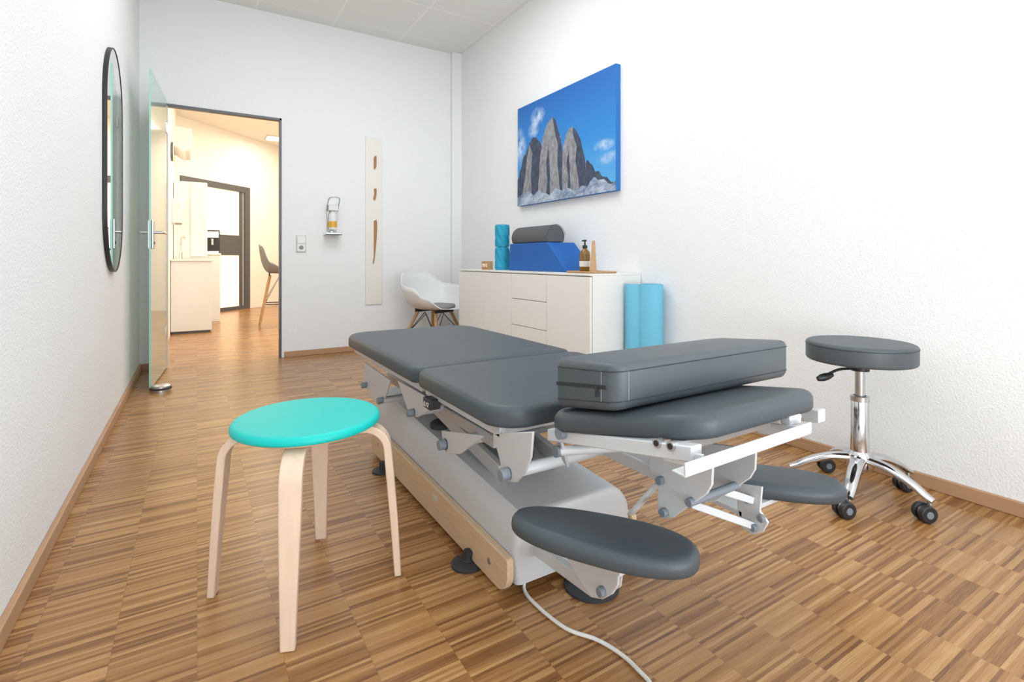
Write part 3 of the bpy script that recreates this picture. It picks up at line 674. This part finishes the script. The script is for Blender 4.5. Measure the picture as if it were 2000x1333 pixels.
for k, deg in enumerate((-92, -20, 52, 124, 196)):
    a = math.radians(deg); dv = Vector((math.cos(a), math.sin(a), 0)); sd = Vector((-dv.y, dv.x, 0))
    pts = smoothpts([rc+dv*0.02+Vector((0,0,0.134)), rc+dv*0.09+Vector((0,0,0.127)), rc+dv*0.16+Vector((0,0,0.10)), rc+dv*0.200+Vector((0,0,0.076)), rc+dv*0.222+Vector((0,0,0.066))], 6)
    n = len(pts); bm = B(); RR = []
    for i, p_ in enumerate(pts):
        q = i/(n-1); w_, h_ = 0.026-0.011*q, 0.020-0.008*q
        dd = (pts[min(i+1, n-1)]-pts[max(i-1, 0)]).normalized(); s_ = (sd-dd*sd.dot(dd)).normalized(); n_ = s_.cross(dd)
        if n_.z < 0: n_ = -n_
        RR.append([bm.verts.new(p_+s_*math.cos(x_)*w_+n_*(math.sin(x_)*h_*(1.0 if math.sin(x_) > 0 else 0.45))) for x_ in [2*math.pi*j/16 for j in range(16)]])
    for a2, b2 in zip(RR, RR[1:]):
        for j in range(16): bm.faces.new((a2[j], a2[(j+1)%16], b2[(j+1)%16], b2[j]))
    bm.faces.new(RR[0]); bm.faces.new(RR[-1][::-1])
    obj('base_arm', bm, M['chrome'], t, sharp=60)
    c = rc+dv*0.212
    ca = math.radians(150+8*math.sin(k*2)); cd = Vector((math.cos(ca), math.sin(ca), 0)); cc = c+cd*0.018; ax = cd.cross(Vector((0,0,1)))
    bm = B(); tube(bm, cc+Vector((0,0,0.03))-ax*0.006, cc+Vector((0,0,0.03))+ax*0.006, 0.020, seg=20)
    tube(bm, c+Vector((0,0,0.035)), c+Vector((0,0,0.070)), 0.008)
    hood = obj('castor', bm, M['satin'], t)
    for s in (-1, 1):
        bm = B(); tube(bm, cc+Vector((0,0,0.029))+ax*s*0.007, cc+Vector((0,0,0.029))+ax*s*0.024, 0.029, 0.027, 24); obj('wheel', bm, M['black'], hood, bevel=0.003)
        bm = B(); tube(bm, cc+Vector((0,0,0.029))+ax*s*0.024, cc+Vector((0,0,0.029))+ax*s*0.026, 0.012, 0.011, 16); obj('wheel_cap', bm, M['cap'], hood)

# ================================================ TREATMENT TABLE
tb = thing('treatment_table', 'anthracite padded treatment couch with silver lifting base and arm rests', 'treatment table', (0.88, 1.6, 0))
TX0, TX1 = 0.56, 1.17
V = Vector
bm = B(); R = []
def basering(y, dz, ins):
    prof = [(0.690+ins, 0.03), (0.680+ins, 0.10), (0.700+ins, 0.195+dz-ins), (0.712+ins, 0.207+dz-ins)]
    for i in range(9):
        a = math.pi/2*(1-i/8); prof.append((1.00+0.085*math.cos(a)-ins, 0.122+dz+0.085*math.sin(a)-ins))
    prof += [(1.085-ins, 0.03)]
    return [bm.verts.new((p_[0], y, p_[1])) for p_ in prof]
for (y, dz, ins) in ((1.104, 0, 0.016), (1.107, 0, 0.008), (1.112, 0, 0.003), (1.122, 0, 0), (2.29, 0.070, 0)): R.append(basering(y, dz, ins))
n = len(R[0])
for a, b in zip(R, R[1:]):
    for i in range(n): bm.faces.new((a[i], a[(i+1)%n], b[(i+1)%n], b[i]))
bm.faces.new(R[0]); bm.faces.new(R[-1][::-1])
obj('base_housing', bm, M['silver'], tb, sharp=40)
pl = roundpoly([(1.10, 0.012), (2.27, 0.012), (2.27, 0.128), (1.10, 0.108)], [0.05, 0.03, 0.02, 0.008])
bm = B(); prism(bm, [V((0.660, p_[0], p_[1])) for p_ in pl], (0.020, 0, 0)); wp = obj('wood_side_panel', bm, M['birch'], tb, bevel=0.002, label='birch veneered side panel')
for y, z in ((1.19, 0.062), (2.18, 0.07)):
    bm = B(); tube(bm, (0.657, y, z), (0.660, y, z), 0.008, seg=16); obj('bolt', bm, M['satin'], wp)
bm = B(); ps = roundpoly([(1.54, 0.078), (1.575, 0.078), (1.575, 0.092), (1.54, 0.092)], 0.006); prism(bm, [V((0.6585, p_[0], p_[1])) for p_ in ps], (0.0017, 0, 0)); obj('slot', bm, M['greyplastic'], wp)
bm = B(); prism(bm, [V((1.088, p_[0], p_[1])) for p_ in pl], (0.018, 0, 0)); obj('wood_side_panel', bm, M['birch'], tb, bevel=0.002)
for (x, y, r) in ((0.650, 1.30, 0.046), (0.640, 2.05, 0.040), (1.11, 1.30, 0.046), (1.11, 2.05, 0.04), (0.885, 1.045, 0.072)):
    bm = B(); lathe(bm, [(0, 0), (r, 0), (r, 0.007), (r*0.8, 0.012), (r*0.3, 0.014), (0.012, 0.016), (0.012, 0.04), (0, 0.04)], (x, y, 0), 32)
    if r > 0.05: boxm(bm, x-0.03, x+0.03, y, 1.13, 0.02, 0.04)
    else: boxm(bm, min(x, 0.88), max(x, 0.88), y-0.012, y+0.012, 0.028, 0.038)
    obj('foot', bm, M['rubber'], tb)
bm = B(); pz = PZ(1085, 938, 0.211)
path(bm, [pz+V((0.010*math.cos(a*math.pi/8), 0.010*math.sin(a*math.pi/8), 0)) for a in range(17)], 0.002, 6); obj('ring_mark', bm, M['label'], tb)
def rect(x0, x1, y0_, y1_): return [(x0, y0_), (x1, y0_), (x1, y1_), (x0, y1_)]
bm = B(); slab(bm, roundpoly(rect(TX0, TX1, 1.484, 2.37), [0.03, 0.03, 0.10, 0.10]), 0.480, 0.530, 0.018, 0.002, rb=0.010); obj('leg_section', bm, M['vinyl'], tb)
bm = B(); slab(bm, roundpoly(rect(TX0, TX1, 0.965, 1.478), [0.07, 0.07, 0.04, 0.04]), 0.480, 0.530, 0.018, 0.003, rb=0.010); obj('middle_section', bm, M['vinyl'], tb)
def hs(v): return V((v.x, v.y, v.z+(0.87-v.y)*0.20))
head = [(0.685, 0.535), (1.035, 0.535), (1.12, 0.90), (0.61, 0.90)]
bm = B(); slab(bm, roundpoly(head, [0.05, 0.05, 0.06, 0.06]), 0.502, 0.544, 0.020, 0.003, rb=0.010, fn=hs); obj('head_section', bm, M['vinyl'], tb)
AZ = 0.024
def armrest(c, dv, hl, hw_, dz=0.0):
    dv = V(dv).normalized(); sd = V((-dv.y, dv.x)); ol = []
    for i in range(56):
        a = 2*math.pi*i/56; x = math.copysign(abs(math.cos(a))**0.85, math.cos(a)); y = math.copysign(abs(math.sin(a))**0.85, math.sin(a))
        ol.append(V(c)+dv*hl*x+sd*hw_*y*(1+0.12*x))
    bm = B(); slab(bm, ol, 0.264+AZ+dz, 0.302+AZ+dz, 0.019, 0.003, rb=0.012); return obj('arm_rest_cushion', bm, M['vinyl'], tb)
armrest((0.682, 0.780), (0.21, -0.31), 0.188, 0.076)
armrest((1.200, 0.775), (0.22, -0.26), 0.190, 0.072)

def plate(nm, pxs, x, th=0.006, m='silver', bev=0.0015):
    bm = B(); prism(bm, [PX(u, v, x) for u, v in pxs], (th, 0, 0)); return obj(nm, bm, M[m], tb, bevel=bev)
def knob(u, v, x, r=0.015, L_=0.022, m='cap', par=None):
    p_ = PX(u, v, x); bm = B(); tube(bm, p_, p_-V((L_, 0, 0)), r, seg=20); obj('end_cap', bm, M[m], par or tb, bevel=0.002); return p_
for x in (0.592, 1.123):
    bm = B(); boxm(bm, x, x+0.016, 1.50, 2.30, 0.450, 0.480); obj('side_rail', bm, M['silver'], tb, bevel=0.002)
    bm = B(); boxm(bm, x, x+0.016, 1.02, 1.47, 0.450, 0.480); obj('side_rail', bm, M['silver'], tb, bevel=0.002)
for y in (1.03, 1.42, 1.52, 2.25):
    bm = B(); boxm(bm, 0.608, 1.123, y, y+0.03, 0.452, 0.478); obj('cross_rail', bm, M['silver'], tb)
hb_ = plate('hinge_bracket', [(962,848),(1040,844),(1036,895),(1024,925),(1008,943),(992,942),(980,925),(976,900)], 0.592)
kn = knob(993, 925, 0.592, 0.014, par=hb_); bm = B(); tube(bm, kn, (1.13, kn.y, kn.z), 0.014); obj('cross_tube', bm, M['offwhite'], tb)
hb_ = plate('hinge_bracket', [(862,842),(945,852),(925,868),(898,888),(876,888),(866,880)], 0.60)
kn = knob(870, 868, 0.60, 0.014, par=hb_); bm = B(); tube(bm, kn, (1.13, kn.y, kn.z), 0.016); obj('cross_tube', bm, M['offwhite'], tb)
hb_ = plate('hinge_bracket', [(776,744),(850,786),(838,803),(815,816),(800,812)], 0.60)
kn = knob(808, 806, 0.60, 0.012, par=hb_); bm = B(); tube(bm, kn, (1.13, kn.y, kn.z), 0.013); obj('cross_tube', bm, M['offwhite'], tb)
hb_ = plate('hinge_bracket', [(712,708),(762,744),(752,778),(738,792),(722,775),(712,750)], 0.60)
kn = knob(748, 782, 0.60, 0.012, par=hb_); bm = B(); tube(bm, kn, (1.13, kn.y, kn.z), 0.013); obj('cross_tube', bm, M['offwhite'], tb)
knob(716, 752, 0.60, 0.012, par=hb_)
for x in (0.70, 1.05):
    bm = B(); boxm(bm, x, x+0.03, 1.24, 2.18, 0.335, 0.37); obj('lift_frame_rail', bm, M['silver'], tb, bevel=0.003)
for x in (0.76, 0.97):
    bm = B(); bar(bm, (x, 1.30, 0.235), (x, 2.05, 0.35), 0.02, 0.045, side=(1,0,0)); obj('scissor_arm', bm, M['silver'], tb, bevel=0.003)
    bm = B(); bar(bm, (x+0.03, 2.05, 0.28), (x+0.03, 1.3, 0.35), 0.02, 0.045, side=(1,0,0)); obj('scissor_arm', bm, M['silver'], tb, bevel=0.003)
bm = B(); tube(bm, (0.88, 1.35, 0.24), (0.88, 1.9, 0.33), 0.028); obj('lift_actuator', bm, M['black'], tb)
for y, z in ((1.27, 0.352), (2.12, 0.352)):
    bm = B(); tube(bm, (0.71, y, z), (1.07, y, z), 0.013); obj('cross_tube', bm, M['cap'], tb)
bm = B(); lathe(bm, [(0, 0.235), (0.035, 0.235), (0.035, 0.26), (0.02, 0.27), (0, 0.27)], (0.76, 1.75, 0.0)); obj('rubber_buffer', bm, M['rubber'], tb)
ps_ = PX(838, 790, 0.575)
bm = B(); boxm(bm, 0.566, 0.600, ps_.y-0.026, ps_.y+0.026, ps_.z-0.012, ps_.z+0.018); sw = obj('control_switch', bm, M['black'], tb, bevel=0.003)
bm = B()
for s in (-1, 1):
    yy = ps_.y+0.012*s; zc_ = ps_.z+0.001
    path(bm, [V((0.5652, yy-0.008, zc_-0.006*s)), V((0.5652, yy, zc_+0.006*s)), V((0.5652, yy+0.008, zc_-0.006*s)), V((0.5652, yy-0.008, zc_-0.006*s))], 0.001, 6)
obj('arrow_mark', bm, M['label'], sw)
def hbox(nm, pts, z0_, z1_, m):
    bm = B(); a = [bm.verts.new(hs(V((p_[0], p_[1], z0_)))) for p_ in pts]; b = [bm.verts.new(hs(V((p_[0], p_[1], z1_)))) for p_ in pts]
    bm.faces.new(a[::-1]); bm.faces.new(b)
    for i in range(4): bm.faces.new((a[i], a[(i+1)%4], b[(i+1)%4], b[i]))
    return obj(nm, bm, M[m], tb, bevel=0.002)
hr = hbox('head_rail', [(0.640, 0.90), (0.655, 0.535), (0.68, 0.535), (0.66, 0.90)], 0.477, 0.502, 'offwhite')
hbox('head_rail', [(1.08, 0.90), (1.02, 0.535), (1.045, 0.535), (1.10, 0.90)], 0.477, 0.502, 'offwhite')
hbox('head_cross_rail', [(0.68, 0.57), (0.68, 0.60), (1.03, 0.60), (1.03, 0.57)], 0.484, 0.502, 'silver')
hbox('head_cross_rail', [(0.66, 0.84), (0.66, 0.88), (1.09, 0.88), (1.09, 0.84)], 0.480, 0.502, 'silver')
for (u, v) in ((1310, 872), (1283, 866)):
    p_ = PX(u, v, 0.651); bm = B(); tube(bm, p_+V((0.01,0,0)), p_-V((0.002,0,0)), 0.008, seg=20); obj('bolt', bm, M['satin'], hr)
    bm = B(); tube(bm, p_-V((0.002,0,0)), p_-V((0.003,0,0)), 0.005, seg=14); obj('bolt_socket', bm, M['black'], hr)
p_ = PX(1090, 848, 0.628); bm = B(); tube(bm, p_, (1.11, p_.y, p_.z), 0.012); obj('hinge_tube', bm, M['cap'], tb)
bm = B(); q0, q1 = V((0.612, 0.512, 0.550)), V((0.950, 0.512, 0.555))
bar(bm, q0, q1, 0.004, 0.020, side=(0,1,0)); bar(bm, q0+V((0,0.012,-0.010)), q1+V((0,0.012,-0.010)), 0.026, 0.004, side=(0,1,0)); obj('release_bar', bm, M['offwhite'], tb, bevel=0.0015)
for x in (0.665, 0.925):
    bm = B(); bar(bm, (x, 0.52, 0.548), (x, 0.60, 0.535), 0.006, 0.022, side=(1,0,0)); obj('release_arm', bm, M['offwhite'], tb, bevel=0.001)
bm = B(); boxm(bm, 0.925, 0.962, 0.535, 0.555, 0.554, 0.572); obj('corner_block', bm, M['offwhite'], tb, bevel=0.003)
a0, a1 = PX(1090, 882, 0.66), PX(1235, 872, 0.78)
bm = B(); tube(bm, a0, a1, 0.010); gs = obj('gas_spring', bm, M['offwhite'], tb)
bm = B(); tube(bm, a0+V((-0.008,0,0)), a0+V((0.012,0,0)), 0.012); obj('end_cap', bm, M['cap'], gs)
bm = B(); bar(bm, PX(1090,850,0.645), PX(1105,905,0.70), 0.006, 0.022, side=(1,0,0)); obj('link_bar', bm, M['silver'], tb)
cpl = None
for x in (0.80, 0.93):
    pp = [PX(u, v, 0.80) for u, v in [(1268,884),(1392,905),(1390,948),(1380,966),(1345,990),(1314,1012),(1292,1014),(1284,1000),(1284,950),(1268,915)]]
    bm = B(); prism(bm, [p_+V((x-0.80, 0, 0)) for p_ in pp], (0.006, 0, 0)); q_ = obj('carrier_plate', bm, M['offwhite'], tb, bevel=0.0015); cpl = cpl or q_
for (u, v) in ((1293,938),(1300,1000),(1352,980)):
    p_ = PX(u, v, 0.80); bm = B(); tube(bm, p_-V((0.012,0,0)), (0.94, p_.y, p_.z), 0.008, seg=18); obj('pivot_pin', bm, M['cap'], cpl)
bm = B(); bar(bm, PX(1285, 945, 0.82), PX(1232, 1005, 0.80), 0.022, 0.006, side=(1,0,0)); obj('link_bar', bm, M['offwhite'], tb, bevel=0.001)
bm = B(); boxm(bm, 0.86, 0.90, 0.76, 1.26, 0.372, 0.402); obj('carrier_beam', bm, M['offwhite'], tb, bevel=0.004)
for (a, b) in (((1355, 942), (1470, 978)), ((1350, 985), (1472, 1028))):
    bm = B(); p0, p1 = PX(a[0], a[1], 0.90), PX(b[0], b[1], 1.05); bar(bm, p0, p1, 0.010, 0.016, side=(0,1,0)); obj('link_bar', bm, M['offwhite'], tb, bevel=0.002)
ab = plate('arm_bracket', [(1436,945),(1488,952),(1484,1000),(1500,1022),(1490,1040),(1470,1046),(1448,1032),(1440,990)], 1.05, m='offwhite')
for (u, v) in ((1463,975),(1475,1030),(1490,1012)): knob(u, v, 1.05, 0.008, 0.012, par=ab)
bm = B(); boxm(bm, 1.05, 1.20, 0.72, 0.80, 0.254+AZ, 0.264+AZ); obj('arm_plate', bm, M['offwhite'], tb)
ab = plate('arm_bracket', [(1092,1062),(1150,1066),(1208,1118),(1206,1145),(1195,1162),(1176,1172),(1155,1168),(1128,1130)], 0.70, 0.006, 'offwhite')
knob(1178, 1155, 0.70, 0.010, 0.012, par=ab)
plate('arm_bracket', [(1110,1062),(1160,1066),(1215,1115),(1210,1148),(1180,1165)], 0.74, 0.006, 'offwhite')
bm = B(); boxm(bm, 0.66, 0.77, 0.70, 0.88, 0.254+AZ, 0.264+AZ); obj('arm_plate', bm, M['offwhite'], tb)
bm = B(); pa = PX(1160, 1150, 0.715); bar(bm, pa, (0.76, 1.13, 0.10), 0.02, 0.03, side=(1,0,0)); obj('link_bar', bm, M['offwhite'], tb, bevel=0.002)
cp = smoothpts([V((0.74, 1.13, 0.04))]+[PZ(u, v, 0.006) for u, v in ((1024,1152),(1050,1185),(1105,1228),(1165,1250),(1212,1278),(1245,1308),(1275,1345),(1290,1420))], 8)
bm = B(); path(bm, cp, 0.0045, 10); obj('power_cord', bm, M['cable'], tb)

# ================================================ LOOSE CUSHION
fc = thing('positioning_cushion', 'thick anthracite cushion with zip lying across head end of couch', 'cushion', (0.915, 0.78, 0.60))
def cf(v):
    k = (v.z-0.551)/0.09
    return hs(V((v.x, v.y, v.z+0.022*max(0, k)*(v.y-0.68)/0.2)))
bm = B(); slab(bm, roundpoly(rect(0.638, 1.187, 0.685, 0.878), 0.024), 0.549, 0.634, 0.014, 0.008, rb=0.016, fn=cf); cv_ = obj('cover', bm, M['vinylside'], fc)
ol = roundpoly(rect(0.6375, 1.1875, 0.6845, 0.8785), 0.024)
for zz in (0.566, 0.620):
    bm = B(); pts = [cf(V((p_[0], p_[1], zz))) for p_ in ol]; path(bm, pts+[pts[0]], 0.0009, 6); obj('seam', bm, M['darkthread'], cv_)
for xx, yy in ((0.668, 0.6847), (0.6378, 0.725)):
    bm = B(); path(bm, [cf(V((xx, yy, z))) for z in (0.566, 0.58, 0.60, 0.620)], 0.0007, 6); obj('stitching', bm, M['thread'], cv_)
bm = B(); pts = [cf(V((0.6374, y, 0.592))) for y in (0.712, 0.78, 0.862)]; sweeprect(bm, pts, (0,0,1), 0.007, 0.002); zp = obj('zip', bm, M['black'], fc)
p_ = cf(V((0.6345, 0.735, 0.592))); bm = B(); bar(bm, p_, p_+V((-0.002, -0.002, -0.018)), 0.006, 0.0025); obj('zip_puller', bm, M['black'], zp)

# ================================================ LIGHTS, WORLD, CAMERA
def area(name, loc, rot, sx, sy, e_, c):
    l = bpy.data.lights.new(name, 'AREA'); l.shape = 'RECTANGLE'; l.size = sx; l.size_y = sy; l.energy = e_; l.color = c
    o = bpy.data.objects.new(name, l); COL.objects.link(o); o.location = loc; o.rotation_euler = rot; return o
area('window_daylight', (0.7, YR+0.05, 1.6), (math.radians(97), 0, 0), 2.0, 2.3, 54, (0.86, 0.94, 1.0))
area('ceiling_fill_near', (0.6, 0.4, 2.95), (0, 0, 0), 1.2, 1.6, 12, (0.93, 0.97, 1.0))  # fill added out of view for even brightness, no known lamp here
area('ceiling_fill_middle', (0.9, 2.8, 2.96), (0, 0, 0), 1.5, 1.5, 32, (0.95, 0.98, 1.0))  # unseen fill added beyond the couch for more top light
area('rear_fill_up', (0.8, -1.3, 0.5), (math.radians(150), 0, 0), 1.6, 0.8, 46, (0.93, 0.97, 1.0))  # soft fill added behind the camera to brighten the ceiling, no real fixture
area('hall_light', (1.6, 6.8, 2.95), (0, 0, 0), 2.0, 2.6, 100, (1.0, 0.89, 0.70))
area('hall_light_far', (1.6, 9.2, 2.95), (0, 0, 0), 1.4, 1.4, 42, (1.0, 0.89, 0.70))
area('hall_light_up', (2.6, 7.5, 0.6), (math.radians(180), 0, 0), 1.2, 2.4, 45, (1.0, 0.76, 0.50))  # unseen area light facing up at the hall ceiling
w = bpy.data.worlds.new('World'); SC.world = w; w.use_nodes = True
w.node_tree.nodes['Background'].inputs[0].default_value = (0.86, 0.93, 1.0, 1); w.node_tree.nodes['Background'].inputs[1].default_value = 0.85

cam = bpy.data.cameras.new('Camera'); co = bpy.data.objects.new('Camera', cam); COL.objects.link(co)
co.location = (0, 0, H); co.rotation_euler = (math.radians(90), 0, -A)
cam.sensor_width = 36; cam.lens = F/2000*36; cam.shift_y = -(666.5-HV)/2000; cam.clip_start = 0.02
SC.camera = co
